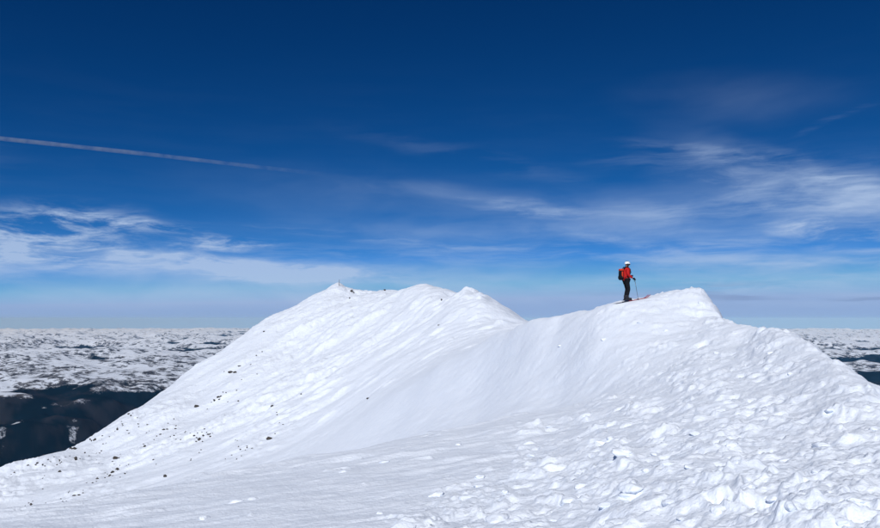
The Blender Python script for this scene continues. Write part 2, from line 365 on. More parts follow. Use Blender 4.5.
# where the snow is trodden: right of a line that runs from the photographer's left foot up to the skier
b_r = np.array([.5, 4, 6, 10, 16, 21, 26, 30, 34, 36, 60]); b_u = np.array([-100, 150, 330, 430, 500, 550, 625, 630, 590, 585, 610])
b_t = np.array([u_theta(u) for u in b_u])
edge = np.interp(RR, b_r, b_t)
wob = fbm(GX*.35, GY*.35, 5, 3)
trod = sstep(-.05, .09, TT-edge+.05*wob)*(1-sstep(44, 60, RR))
near = 1-sstep(45, 70, RR)
bowl = sstep(24, 31, RR)*(1-sstep(60, 110, RR))*(1-trod)*sstep(-.25, .05, TT)
farf = sstep(55, 90, RR)*(1-sstep(300, 420, RR))
D = np.zeros_like(GZ)
# broad undulation
D += near*(.05*fbm(GX*.22, GY*.22, 21, 3) + .018*fbm(GX*.9, GY*.9, 22, 3))
# wind-scoured smooth snow on the left: long low sastrugi
# which way the flutes run: along the wind-scour lines of the bowl and of the far face
def along(a, b):
    def at(u, v, r0, r1):
        th, t = pix_polar(u, v); rs = np.geomspace(r0, r1, 400); z = base_height(np.full_like(rs, th), rs); k = int(np.argmax((z-EYE)/rs >= t)); return rs[k]*math.sin(th), rs[k]*math.cos(th)
    p, q = at(*a), at(*b); d = math.hypot(q[0]-p[0], q[1]-p[1]); return (q[0]-p[0])/d, (q[1]-p[1])/d
bc, bs = along((575, 345, 28, 60), (510, 385, 28, 60)); fc, fs = along((400, 320, 70, 225), (320, 370, 70, 225))
print('flutes', bc, bs, fc, fs)
sx, sy = GX*.94+GY*.34, -GX*.34+GY*.94
smooth_fg = near*(1-trod)*(1-bowl)
D += smooth_fg*(.050*ridged(sx*.20, sy*.9, 31, 4, .55)*(.4+sstep(-.3, .5, fbm(GX*.2, GY*.3, 33, 2))) + .016*fbm(sx*.9, sy*3.2, 32, 3))
# the bowl: flutes that run down the fall line
fx, fy = GX*bc+GY*bs, -GX*bs+GY*bc
D += bowl*(.07*fbm(fx*.06+.1*fbm(GX*.1,GY*.1,44,2), fy*.22, 41, 2, .4) + .10*fbm(fx*.06, fy*.55, 42, 3, .6)*sstep(-.5, .5, fbm(GX*.12, GY*.12, 45, 2)) + .04*fbm(fx*.16, fy*1.9, 43, 3, .6)*sstep(-.4, .5, fbm(GX*.16+4, GY*.16, 46, 2)))
# trodden snow: broken plates of wind crust, scuffed between
lump = sstep(-.35, .5, fbm(GX*.28, GY*.28, 57, 3))
k = 1+.45*sstep(12, 28, RR)
wx = GX + .22*fbm(GX*1.1, GY*1.1, 51, 2); wy = GY + .22*fbm(GX*1.1+9, GY*1.1, 52, 2)
f1, f2, cid, ox, oy = worley(wx*1.25, wy*1.25, 53)
plate = (cid-.5)*.042 + ((cid*7.3 % 1)-.5)*.07*ox + ((cid*13.7 % 1)-.5)*.07*oy
plate *= sstep(.0, .10, f2-f1)
g1, g2, gid, px_, py_ = worley(wx*3.1+3, wy*3.1+5, 54)
small = (gid-.5)*.016*sstep(.0, .2, g2-g1) + ((gid*5.1 % 1)-.5)*.025*px_
big1, big2, bid, bx_, by_ = worley(wx*.62+7, wy*.62+2, 58)
D += trod*sstep(14, 26, RR)*((bid-.5)*.035*sstep(0, .16, big2-big1) + ((bid*7.9 % 1)-.5)*.05*bx_)
D += trod*k*(plate*(.35+.75*lump) + small*(.3+.9*lump) + 0.036*fbm(GX*.8, GY*.8, 55, 4, .55) + .012*fbm(GX*4.5, GY*4.5, 56, 4, .6)*(.5+lump) + .006*fbm(GX*11, GY*11, 59, 3, .6))
# the far flank: drifts laid slantwise, rime and boulders under snow near the crest
qx, qy = GX*fc+GY*fs, -GX*fs+GY*fc
amp = sstep(55, 135, RR)
patch = sstep(-.1, .6, fbm(qx*.018, qy*.05, 66, 2))
D += farf*amp*(.75*fbm(qx*.04, qy*.10, 61, 3) + .40*fbm(qx*.10, qy*.30, 62, 3, .6)*(.25+patch) + .20*fbm(qx*.3, qy*.7, 63, 3)*(.25+patch))
D += farf*(1-amp)*(.12*fbm(qx*.05, qy*.2, 64, 3)*(.2+patch))
rough_far = farf*amp*np.maximum(sstep(0.02, -.12, TT), sstep(150, 185, RR)*.8)
D += rough_far*(.34*ridged(GX*.33, GY*.33, 65, 4, .6)*sstep(-.4, .5, fbm(GX*.05, GY*.05, 67, 3)))
D += sstep(350, 800, RR)*(60*ridged(GX*.0022, GY*.0022, 71, 4)-60)
GZ += D
# boot holes, kicked lumps and wind-rounded clods pressed into the sheet
DL = {}
def stamp(x0, y0, a, b, rot, h, kind):
    th, r = math.atan2(x0, y0), math.hypot(x0, y0)
    m = max(a, b)*2.2
    if r < m*1.2: return
    c0, c1 = np.searchsorted(TH, (th-m/r, th+m/r)); r0, r1 = np.searchsorted(LR, (math.log(r-m), math.log(r+m)))
    if c1-c0 < 2 or r1-r0 < 2: return
    x = GX[r0:r1, c0:c1]-x0; y = GY[r0:r1, c0:c1]-y0
    cs, sn = math.cos(rot), math.sin(rot)
    p = (x*cs+y*sn)/a; q = (-x*sn+y*cs)/b
    ang = np.arctan2(q, p)
    d = np.sqrt(p*p+q*q)*(1+.16*np.sin(3*ang+rot*9)+.09*np.sin(5*ang+x0*7))
    if kind == 'clod': dz = h*(1-sstep(.5, 1.0, d))
    elif kind == 'slab': dz = h*(1-sstep(.8, 1.05, d))*(1+.7*p)
    elif kind == 'hole': dz = -h*(1-sstep(.45, .95, d)) + .35*h*np.exp(-((d-1.25)/.25)**2)
    else: dz = h*np.exp(-d*d*1.6)
    GZ[r0:r1, c0:c1] += dz
rng = random.Random(5)
def trod_at(x, y):
    th, r = math.atan2(x, y), math.hypot(x, y)
    return trod[min(np.searchsorted(LR, math.log(r)), len(LR)-1), min(np.searchsorted(TH, th), len(TH)-1)]
def hit(u, v, rmin, rmax):
    """where the line of sight through a photo pixel meets the ridge between two distances"""
    th, t = pix_polar(u, v)
    rs = np.geomspace(rmin, rmax, 900); j = min(max(int(np.searchsorted(TH, th))-1, 0), len(TH)-2); a = (th-TH[j])/(TH[j+1]-TH[j])
    zz = np.interp(np.log(rs), LR, GZ[:, j]*(1-a)+GZ[:, j+1]*a)
    tt = (zz-EYE)/rs
    k = int(np.argmax(tt >= t))
    if not (tt >= t).any(): k = int(np.argmax(tt))
    r = rs[k]; return r*math.sin(th), r*math.cos(th), float(zz[k])
n = 0
while n < 4300:
    r = math.exp(rng.uniform(math.log(3.6), math.log(41))); th = rng.uniform(-.65, .72)
    x, y = r*math.sin(th), r*math.cos(th); w = trod_at(x, y)
    if rng.random() > w*.97+.03: continue
    n += 1
    s = rng.choice((.05, .06, .08, .1, .13, .17))*min(1.55, .55+r/24)
    t = rng.random(); q = .5+.5*min(1, r/18)
    rot = rng.uniform(0, math.pi)
    if t < .46: stamp(x, y, s*rng.uniform(.8, 1.6), s*rng.uniform(.6, 1), rot, q*s*rng.uniform(.12, .34), 'clod')
    elif t < .70: stamp(x, y, s*rng.uniform(1, 2.2), s*rng.uniform(.7, 1.2), rot, q*s*rng.uniform(.1, .26), 'slab')
    elif t < .88: stamp(x, y, s*1.2, s*.75, rot, q*s*rng.uniform(.2, .42), 'hole')
    else: stamp(x, y, s*2.2, s*1.2, rot, q*s*.3, 'slab')
# boot steps wandering along the right of the crest
for i in range(60):
    if rng.random() < .3: continue
    r = 6.5+i*.42+rng.uniform(-.15, .15); u = 765-30*math.sin(r*.16)+(14 if i % 2 else -14)*9/r+rng.gauss(0, 14)
    th = u_theta(u); stamp(r*math.sin(th), r*math.cos(th), rng.uniform(.13, .2), rng.uniform(.07, .12), math.pi/2-th+rng.uniform(-.7,.7), rng.uniform(.03, .08), 'hole')
# the far summits: the pointed cone, the notch beside it, and the ribs of the third top
def far_stamp(u, v, a, b, rot, h):
    x, y, z = hit(u, v, 60, 240); stamp(x, y, a, b, rot, h, 'swell')
def far_rib(u0, v0, u1, v1, wid, h0, h1, steps=9):
    p = hit(u0, v0, 60, 240); q = hit(u1, v1, 60, 240)
    for i in range(steps):
        f = i/(steps-1); x, y = p[0]+(q[0]-p[0])*f, p[1]+(q[1]-p[1])*f
        stamp(x+rng.uniform(-.6,.6), y+rng.uniform(-.6,.6), wid*rng.uniform(.8,1.3), wid*rng.uniform(.8,1.2), rng.uniform(0,3), (h0+(h1-h0)*f)*rng.uniform(.7, 1.25), 'swell')
far_stamp(340, 285.5, 3.6, 5, 0, .65); far_stamp(335, 287.5, 4, 5, 0, .5); far_stamp(356, 293, 5, 5, 0, -1.1); far_stamp(370, 293, 4, 6, 0, -.5)
far_stamp(430, 289.5, 9, 7, 0, .8); far_stamp(452, 292, 2.6, 6, 0, -1.0); far_stamp(470, 292, 3.5, 4, 0, .9)
far_rib(471, 292, 444, 325, 1.7, .75, .2); far_rib(475, 293, 466, 322, 1.3, -.6, -.15); far_rib(480, 295, 478, 320, 1.5, .6, .1); far_rib(428, 291, 395, 335, 2.4, .7, .2); far_rib(450, 293, 425, 325, 1.8, -.6, -.2)
far_rib(340, 287, 300, 330, 2.2, .5, .2); far_rib(398, 294, 350, 350, 2.0, -.5, -.2); far_rib(372, 295, 330, 340, 2.2, .5, .3)
for i in range(260):                                             # wind-packed drifts scattered over the face
    u = rng.uniform(215, 500); v = rng.uniform(300, 420)
    if v < 300+max(0, 330-u)*.72: continue
    x, y, z = hit(u, v, 60, 225); r = math.hypot(x, y)
    if r < 84: continue
    w = rng.uniform(.5, 1.4)*r/170
    stamp(x, y, w*rng.uniform(1.6, 3.2), w*rng.uniform(.6, 1), math.atan2(fs, fc)+rng.gauss(0, .2), w*rng.uniform(.12, .34), 'clod')
# snow pressed flat under the skier's skis
SKIER = hit(627.2, 301.0, 30, 35.3); SK_HEAD = math.radians(6)
lx = (GX-SKIER[0])*math.cos(SK_HEAD)+(GY-SKIER[1])*math.sin(SK_HEAD); ly = -(GX-SKIER[0])*math.sin(SK_HEAD)+(GY-SKIER[1])*math.cos(SK_HEAD)
sel = (np.abs(lx-.25) < .95) & (np.abs(ly) < .3)
fit = np.linalg.lstsq(np.stack([lx[sel], ly[sel], np.ones(sel.sum())], 1), GZ[sel], rcond=None)[0]
press = (1-sstep(.95, 1.35, np.abs(lx-.25)))*(1-sstep(.30, .6, np.abs(ly)))
GZ = GZ*(1-press)+(lx*fit[0]+ly*fit[1]*.5+fit[2])*press
co = np.stack([GX, GY, GZ], -1)
me = grid_mesh('snow_ridge', co, len(LR), len(TH), True)
ridge = put(link('snow_ridge', me, MAT['snow']), 'wind-scoured snow ridge with a trodden near crest and a far white summit', 'ridge', kind='structure')
GR_LR, GR_TH = LR, TH
def ground(x, y):
    th, lr = math.atan2(x, y), math.log(math.hypot(x, y))
    j = min(max(int(np.searchsorted(TH, th))-1, 0), len(TH)-2); i = min(max(int(np.searchsorted(LR, lr))-1, 0), len(LR)-2)
    a = (th-TH[j])/(TH[j+1]-TH[j]); b = (lr-LR[i])/(LR[i+1]-LR[i])
    return float((GZ[i,j]*(1-a)+GZ[i,j+1]*a)*(1-b)+(GZ[i+1,j]*(1-a)+GZ[i+1,j+1]*a)*b)
# ================================================================ the country below: valley, forest, snow plateau to the horizon
FT = np.concatenate([np.linspace(-math.pi, -FINE, 40)[:-1], np.linspace(-FINE, FINE, 800), np.linspace(FINE, math.pi, 40)[1:-1]])
FR = np.concatenate([np.geomspace(500, 3000, 20)[:-1], np.geomspace(3000, 9500, 190)[:-1], np.geomspace(9500, 96000, 230)])
TT2, RR2 = np.meshgrid(FT, FR); X2, Y2 = RR2*np.sin(TT2), RR2*np.cos(TT2)
km_x, km_y = X2/1000, Y2/1000
rim = 7.3 + 1.3*sstep(-.1, .5, TT2) + .55*fbm(km_x*.35, km_y*.35, 81, 3) + .25*fbm(km_x*1.3, km_y*1.3, 82, 3)
rk = RR2/1000
drop = sstep(0, 2.4, rim-rk)
plateau = -575 + 55*fbm(km_x*.13, km_y*.13, 83, 4) + (100+90*sstep(7, 14, rk))*(ridged(km_x*.30, km_y*.30, 84, 4)-1.1) + 30*(ridged(km_x*.9, km_y*.9, 98, 3)-1) + 22*fbm(km_x*1.2, km_y*1.2, 85, 4)
plateau += sstep(22, 60, rk)*(150*(ridged(km_x*.07, km_y*.07, 91, 4)-1.1))
# a second trough beyond the right-hand shoulder
tr = np.exp(-((rk-12.5-.8*fbm(km_x*.2, km_y*.2, 86, 3))/1.0)**2)*sstep(.3, .5, TT2)
plateau -= 150*tr
Z2 = plateau - drop*560 + drop*(1-drop)*4*60*(ridged(km_x*.7, km_y*.7, 87, 4)-1.0)
# the wooded foothill on the valley floor
hill = np.exp(-((rk-5.35-.35*fbm(km_x*.6, km_y*.6, 88, 3))/.62)**2)*sstep(-.35, -.52, TT2+.05*fbm(km_x*.8, km_y*.8, 80, 2))
Z2 += hill*(255+110*fbm(km_x*.8, km_y*.8, 89, 4)) + drop*26*fbm(km_x*2.5, km_y*2.5, 90, 3)
flat_z = Z2.copy()
Z2 = Z2 - RR2**2/(2*6371000.0)
slope_r = np.gradient(flat_z, FR, axis=0); slope_t = np.gradient(flat_z, FT, axis=1)/RR2
slope = np.sqrt(slope_r**2+slope_t**2)
line = -622 + 60*fbm(km_x*.9, km_y*.9, 92, 4) + 35*fbm(km_x*4, km_y*4, 93, 3)
forest = sstep(75, -60, flat_z-line)
bog = sstep(.12, .55, fbm(km_x*4.2, km_y*2.6, 94, 5, .6)-.25*slope)*sstep(.25, .6, drop)*(sstep(.1, .4, hill)+.12)
forest = np.clip(-.35+2.2*forest-1.05*bog*forest, -.4, 1.7)
fell = fbm(km_x*1.0, km_y*1.0, 95, 5, .6) + .8*fbm(km_x*4.5, km_y*4.5, 96, 3, .6)
bare = np.clip(-.03 + .30*fell + 1.7*slope + .26*sstep(-590, -680, flat_z) + .30*sstep(13, 7, rk) - .04*sstep(14, 40, rk), -.2, .52)*(1-.9*bog)
bare = np.maximum(bare, .9*tr*sstep(-.3, .3, fell))
tint = sstep(-.15, .8, fbm(km_x*3.5, km_y*2.0, 97, 5, .65)+.5*sstep(.35, .7, slope))
co2 = np.stack([X2, Y2, Z2], -1)
me2 = grid_mesh('highland', co2, len(FR), len(FT), True)
ca = me2.color_attributes.new('cover', 'FLOAT_COLOR', 'POINT')
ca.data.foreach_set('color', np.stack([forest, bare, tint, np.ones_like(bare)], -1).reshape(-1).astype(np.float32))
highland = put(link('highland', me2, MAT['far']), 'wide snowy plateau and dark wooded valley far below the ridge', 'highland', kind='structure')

# ================================================================ rocks and snow clods
def rock_mesh(seed, rough=.34, sub=2, squash=(1,1,1), cuts=6):
    bm = bmesh.new(); bmesh.ops.create_icosphere(bm, subdivisions=sub, radius=1)
    rg = random.Random(seed); off = Vector((rg.uniform(0,50), rg.uniform(0,50), rg.uniform(0,50)))
    planes = [(Vector((rg.uniform(-1,1), rg.uniform(-1,1), rg.uniform(-.6,1))).normalized(), rg.uniform(.55,.85)) for _ in range(cuts)]
    for v in bm.verts:
        p = v.co.normalized(); s = 1+rough*mnoise.noise(p*1.4+off)+rough*.5*mnoise.noise(p*3.3+off)
        p = p*s
        for nrm, d in planes:
            e = p.dot(nrm)-d
            if e > 0: p -= nrm*e*.85
        v.co = Vector((p.x*squash[0], p.y*squash[1], p.z*squash[2]))
    me = bpy.data.meshes.new('rock'); bm.to_mesh(me); bm.free(); return me
rock_meshes = [rock_mesh(s, .55, 2, (1, .55+.1*(s % 3), .5+.1*(s % 4)), 9) for s in range(9)]
for m in rock_meshes: m.materials.append(MAT['rock'])
ROCKS = []   # photo column, row, width in pixels
for cx, cy, s in [(677,213,14),(690,213,14),(702,196,8),(735,190,6),(752,163,6),(775,93,8),(577,313,18),(628,295,8),(640,285,10),(648,283,6),(790,408,20),(800,312,8),(610,395,10),(585,410,14),(570,400,8),(510,350,6),(515,378,8),
   (480,380,8),(490,380,6),(470,395,8),(425,430,8),(545,385,6),(340,465,14),(345,497,10),(330,507,12),(322,515,8),(485,518,14),(220,437,14),(208,435,10),(222,465,12),(265,410,8),(280,408,8),(300,400,6),(345,380,8),(360,365,7),(385,340,8),
   (378,335,7),(405,365,6),(175,470,6),(700,430,6),(720,440,5),(740,435,6),(680,455,6),(820,360,5),(812,330,5),(560,470,6),(590,440,6),(450,470,6),(460,400,6),(430,390,5),(500,400,5),(530,410,5),(600,380,6),(617,402,8),(575,415,6),(595,398,6)]:
    ROCKS.append((cx/2.933, 300+cy/2.933, s/2.933))
for cx, cy, s in [(135,268,12),(180,258,16),(172,264,10),(205,265,10),(68,300,8),(350,187,14),(342,184,8),(365,240,16),(408,205,12),(455,145,14),(440,150,8),(555,235,20),(572,230,9),(480,208,10),(695,175,14),(620,20,12),(567,288,14),(545,300,12),(525,318,12),
   (505,303,8),(468,330,14),(464,343,9),(445,350,10),(600,305,10),(610,298,7),(618,262,8),(380,410,18),(355,412,14),(303,445,20),(318,442,12),(150,455,18),(140,447,8),(75,480,8),(95,478,7),(120,487,12),(185,465,10),(165,468,7),(200,455,7),(220,447,8),(105,468,6),(240,245,6),(285,297,14),
   (290,255,8),(275,265,8),(315,228,6),(610,100,8),(590,75,10),(565,97,8),(660,40,8),(668,80,8),(640,15,6),(495,165,7),(490,140,6),(465,240,6),(215,315,6),(205,380,5),(515,345,7),(400,385,7)]:
    ROCKS.append((cx/4.8, 410+cy/4.8, s/4.8))
for cx, cy, s in [(38,340,8),(50,335,6),(435,333,10),(180,438,16),(185,353,8),(262,322,6),(625,78,8),(618,143,6),(478,48,7),(10,430,6),(25,425,6),(148,270,5),(165,160,6),(100,340,6),(105,465,6),(122,460,6),(95,490,5),(200,375,5),(215,400,5),(195,425,5)]:
    ROCKS.append((200+cx/2.588, 270+cy/2.588, s/2.588))
rg = random.Random(3)
for (u, v, w) in [r for r in ROCKS if r[0] < 260 and r[1] > 330]:
    if rg.random() < .85:
        ROCKS.append((u+rg.gauss(0, 7), v+rg.gauss(0, 4), rg.uniform(1.0, 2.0)))
def add_rock(u, v, w, label, group, rmin=60, rmax=232):
    x, y, z = hit(u, v, rmin, rmax); r = math.hypot(x, y)
    o = bpy.data.objects.new('rock', rg.choice(rock_meshes)); C.objects.link(o)
    s = max(.5*w*r/F_PX*1.12, .13)
    o.scale = (s*rg.uniform(.8,1.25), s*rg.uniform(.8,1.1), s*rg.uniform(.7,1.05))
    o.rotation_euler = (rg.uniform(-.3,.3), rg.uniform(-.3,.3), rg.uniform(0,6.28))
    o.location = (x, y, z+.12*s)
    put(o, label, 'rock', group)
for (u, v, w) in ROCKS:
    th, t = pix_polar(u, v)
    add_rock(u, v, w, 'dark weathered rock poking out of the steep snow of the far flank', 'rocks on the far flank')
for (u, v, w, lab) in [(351.5,291.5,3.6,'large dark slanting rock just beside the pointed far summit'), (349.8,298.5,2.6,'small dark rock in the snow below the pointed far summit'), (353.5,292.8,2.4,'low dark rock wedged below the slanting summit rock'), (384.8,290.6,2.4,'dark rock on the far skyline between the pointed summit and the middle dome')]:
    add_rock(u, v, w, lab, 'rocks by the far summit', 150, 232)
# clods of snow kicked loose on the trodden crest
clod_meshes = []
for s in range(6):
    m = rock_mesh(100+s, .34, 3, (1, .85, .5), 3); m.name = 'snow_clod'; m.materials.append(MAT['snow'])
    m.polygons.foreach_set('use_smooth', np.ones(len(m.polygons), dtype=bool)); clod_meshes.append(m)
CLODS = []
for cx, cy, s in [(283,90,34),(497,50,38),(490,108,40),(175,163,26),(175,183,28),(80,203,30),(150,208,40),(638,143,26),(767,185,30),(703,20,22),(375,212,50),(510,185,44),(497,205,36),(410,28,26),(292,116,22),(440,90,22),(400,185,26),(340,262,24),(215,250,60),(650,70,24),(560,115,20),(700,235,40),(590,220,30),(455,225,34),(470,262,46),(620,255,26),(820,215,24),(845,130,18),(725,125,18),(540,150,18),(130,95,16),(230,200,18),(95,230,20),(330,55,16)]:
    CLODS.append((400+cx/2.2, 400+cy/2.2, s/2.2))
for u, v, s in [(821,443,15),(748,484,13),(855,497,14),(737,461,8),(732,443,10),(875,427,12),(236,500,12),(254,497,10),(205,516,12),(343,470,9),(385,460,9),(402,522,24),(380,512,8),(695,372,7),(623,449,16),(668,462,8),(610,436,9),(716,352,6),(640,322,5),(604,338,6),(560,345,4),(700,302,6),(665,330,5),(790,372,7),(830,408,9),(770,352,6),(815,470,9),(790,505,12),(840,520,14)]:
    CLODS.append((u, v, s))
for (u, v, w) in CLODS:
    x, y, z = hit(u, min(v+w*.2, 527), 4.5, 38); r = math.hypot(x, y)
    o = bpy.data.objects.new('snow_clod', rg.choice(clod_meshes)); C.objects.link(o)
    s = .57*w*r/F_PX
    o.scale = (s*1.05, s*rg.uniform(.8, 1.1), s*rg.uniform(.7, 1.0)); o.rotation_euler = (rg.uniform(-.25,.25), rg.uniform(-.25,.25), rg.uniform(0,6.28))
    o.location = (x, y, z-.08*s)
    put(o, 'rounded white clod of loose snow lying on the near slope', 'snow clod', 'snow clods on the near slope')

# ================================================================ marker post on the far summit
x, y, z = hit(339.2, 285.8, 150, 240)
post = empty('marker_post', (x, y, z-.25))
put(post, 'thin weathered marker post standing on the pointed far summit', 'post')
def tube(bm, pts, rad, seg=10, cap=True):
    pts = [Vector(p) for p in pts]; rad = rad if isinstance(rad, (list, tuple)) else [rad]*len(pts)
    rings = []
    for i, p in enumerate(pts):
        d = (pts[min(i+1, len(pts)-1)]-pts[max(i-1, 0)]).normalized()
        a = d.orthogonal().normalized() if abs(d.z) > .95 else d.cross(Vector((0,0,1))).normalized()
        b = d.cross(a).normalized()
        rings.append([bm.verts.new(p+(a*math.cos(2*math.pi*k/seg)+b*math.sin(2*math.pi*k/seg))*rad[i]) for k in range(seg)])
    for r0, r1 in zip(rings, rings[1:]):
        for k in range(seg): bm.faces.new((r0[k], r0[(k+1) % seg], r1[(k+1) % seg], r1[k]))
    if cap: bm.faces.new(rings[0][::-1]); bm.faces.new(rings[-1])
    return rings
bm = bmesh.new(); tube(bm, [(0,0,0), (.02,0,1.0), (.03,.01,2.0)], [.085, .075, .06], 8); from_bm('shaft', bm, MAT['wood'], post)
bm = bmesh.new(); tube(bm, [(.03,.01,2.002), (.03,.01,2.03), (.03,.01,2.07)], [.068, .066, .02], 8); from_bm('cap', bm, MAT['wood'], post)

# ================================================================ the skier (faces local +X, left is +Y)
def skin(name, verts, edges, mat, parent=None, sub=2, root=0):
    """verts: (x, y, z, rx, ry); grown with a Skin modifier and baked to a plain mesh"""
    me = bpy.data.meshes.new(name); me.from_pydata([v[:3] for v in verts], edges, [])
    o = bpy.data.objects.new(name, me); C.objects.link(o)
    sm = o.modifiers.new('skin', 'SKIN'); sm.use_smooth_shade = True
    for i, v in enumerate(verts):
        me.skin_vertices[0].data[i].radius = (v[3], v[4] if len(v) > 4 else v[3]); me.skin_vertices[0].data[i].use_root = (i == root)
    ss = o.modifiers.new('sub', 'SUBSURF'); ss.levels = sub; ss.render_levels = sub
    dg = bpy.context.evaluated_depsgraph_get(); dg.update()
    res = bpy.data.meshes.new_from_object(o.evaluated_get(dg)); res.name = name
    bpy.data.objects.remove(o); bpy.data.meshes.remove(me)
    return link(name, res, mat, parent)
def box(bm, c, s, bev=0, taper=1, seg=2):
    r = bmesh.ops.create_cube(bm, size=1, matrix=Matrix.Translation(c) @ Matrix.Diagonal((*s, 1)))
    vs = r['verts']
    if taper != 1:
        for v in vs:
            if v.co.z > c[2]: v.co.x = c[0]+(v.co.x-c[0])*taper; v.co.y = c[1]+(v.co.y-c[1])*taper
    if bev:
        es = list({e for v in vs for e in v.link_edges})
        bmesh.ops.bevel(bm, geom=es, offset=bev, segments=seg, affect='EDGES', profile=.6)

px, py, pz = SKIER
HEAD = SK_HEAD
cs, sn = math.cos(HEAD), math.sin(HEAD)
def wpt(fx, fy): return px+fx*cs-fy*sn, py+fx*sn+fy*cs
# the skis lie on the snow along the crest
def gz(fx, fy):
    a, b = wpt(fx, fy); return ground(a, b)
SKI_W = .12
def ski_line(fy):
    xs = np.linspace(-.62, 1.08, 18); z = [max(gz(q, fy+d) for d in (-.06, 0, .06)) for q in xs]
    k, c = np.polyfit(xs, z, 1)
    lift = float(np.mean(sorted([zz-(k*q+c) for q, zz in zip(xs, z)])[-5:]))
    return k, c+lift*.55
lines = [ski_line(-SKI_W), ski_line(SKI_W)]
slope_k = sum(l[0] for l in lines)/2; base_c = sum(l[1] for l in lines)/2
TILT = math.atan(slope_k)
base_c -= .004
STAND = base_c+.045                   # the boot soles stand on the bindings
def ski(fy, label):
    o = empty('ski', (*wpt(0, fy), base_c)); o.rotation_euler = (0, -TILT, HEAD)
    put(o, label, 'ski', 'skis under the skier')
    def strip(x0, x1, n, mat, name, dz=0):
        bm = bmesh.new(); rows = []
        for i in range(n+1):
            q = x0+(x1-x0)*i/n
            w = .049-.010*math.cos((q-.2)/.85*math.pi/2)+(.004 if q > .8 else 0)
            if q > .98: w *= math.sqrt(max(0.05, 1-((q-.98)/.13)**2))
            if q < -.58: w *= math.sqrt(max(.25, 1-((-.58-q)/.06)**2))
            z = (max(0, q-.80)**2)*1.35 + (max(0, -.55-q)**2)*1.5 + dz
            th = .012
            rows.append([bm.verts.new(p) for p in ((q,-w,z),(q,w,z),(q,w*.93,z+th),(q,-w*.93,z+th))])
        for a, b in zip(rows, rows[1:]):
            for k in range(4): bm.faces.new((a[k], b[k], b[(k+1) % 4], a[(k+1) % 4]))
        bm.faces.new(rows[0]); bm.faces.new(rows[-1][::-1])
        bmesh.ops.recalc_face_normals(bm, faces=bm.faces)
        return from_bm(name, bm, mat, o, False)
    strip(-.62, .02, 12, MAT['dark'], 'ski_tail'); strip(.0201, 1.10, 26, MAT['skired'], 'ski_shovel')
    b = bmesh.new(); box(b, (-.15,0,.0245), (.10,.07,.022), .006); box(b, (.17,0,.0245), (.08,.06,.022), .006); from_bm('binding', b, MAT['metal'], o)
    return o
ski(-SKI_W, 'red-tipped touring ski under the right boot of the skier'); ski(SKI_W, 'red-tipped touring ski under the left boot of the skier')

BODY = [ # pelvis, spine, chest, neck, head
 (-.03,0,.95,.13,.16), (-.035,0,1.10,.11,.145), (-.03,0,1.28,.12,.165), (-.01,0,1.42,.10,.15), (.005,0,1.50,.058,.06), (.025,0,1.57,.06,.062), (.045,0,1.645,.088,.075), (.04,0,1.72,.08,.072), (.035,0,1.765,.045,.045),
 (.115,0,1.625,.018,.014),                                          # nose
 (-.015,-.18,1.445,.065,.062), (-.03,-.255,1.20,.047,.047), (.20,-.225,1.02,.032,.034),   # right arm
 (-.015,.18,1.445,.065,.062), (-.02,.26,1.19,.047,.047), (.17,.11,1.135,.032,.034),       # left arm
 (-.03,-.10,.88,.095,.095), (.035,-.115,.52,.062,.06), (-.045,-.12,.14,.042,.042), (.10,-.12,.065,.036,.036),
 (-.03,.10,.88,.095,.095), (.035,.115,.52,.062,.06), (-.045,.12,.14,.042,.042), (.10,.12,.065,.036,.036),
]
EB = [(0,1),(1,2),(2,3),(3,4),(4,5),(5,6),(6,7),(7,8),(6,9),(3,10),(10,11),(11,12),(3,13),(13,14),(14,15),(0,16),(16,17),(17,18),(18,19),(0,20),(20,21),(21,22),(22,23)]
person = skin('person', BODY, EB, MAT['skin'], None, 2)
person.location = (*wpt(0, 0), STAND); person.rotation_euler = (0, 0, HEAD)
put(person, 'person in red jacket, black trousers and white helmet standing on skis on the crest', 'person')
# jacket
J = [(-.03,0,.90,.15,.19),(-.035,0,1.02,.148,.185),(-.035,0,1.16,.145,.185),(-.03,0,1.30,.15,.205),(-.012,0,1.42,.128,.18),(.002,0,1.50,.082,.088),(.015,0,1.555,.076,.08),
 (-.015,-.185,1.435,.086,.085),(-.028,-.25,1.30,.074,.074),(-.03,-.262,1.19,.070,.070),(.075,-.245,1.10,.062,.062),(.185,-.225,1.03,.048,.050),
 (-.015,.185,1.435,.086,.085),(-.022,.255,1.30,.074,.074),(-.02,.265,1.185,.070,.070),(.08,.19,1.155,.062,.062),(.16,.12,1.138,.048,.050)]
JE = [(0,1),(1,2),(2,3),(3,4),(4,5),(5,6),(4,7),(7,8),(8,9),(9,10),(10,11),(4,12),(12,13),(13,14),(14,15),(15,16)]
jacket = skin('jacket', J, JE, MAT['red'], person, 2); jacket['label'] = 'bright red shell jacket'
bm = bmesh.new(); tube(bm, [(.128,0,.92),(.127,0,1.1),(.128,0,1.28),(.122,0,1.42),(.098,0,1.53)], .007, 6); from_bm('zip', bm, MAT['black'], jacket)
T = [(-.03,0,.97,.135,.17),(-.03,-.095,.88,.115,.11),(.0,-.11,.70,.098,.098),(.035,-.118,.52,.084,.084),(-.01,-.12,.34,.078,.078),(-.04,-.12,.20,.082,.082),
 (-.03,.095,.88,.115,.11),(.0,.11,.70,.098,.098),(.035,.118,.52,.084,.084),(-.01,.12,.34,.078,.078),(-.04,.12,.20,.082,.082)]
TE = [(0,1),(1,2),(2,3),(3,4),(4,5),(0,6),(6,7),(7,8),(8,9),(9,10)]
tr_ = skin('trousers', T, TE, MAT['black'], person, 2); tr_['label'] = 'black ski trousers'
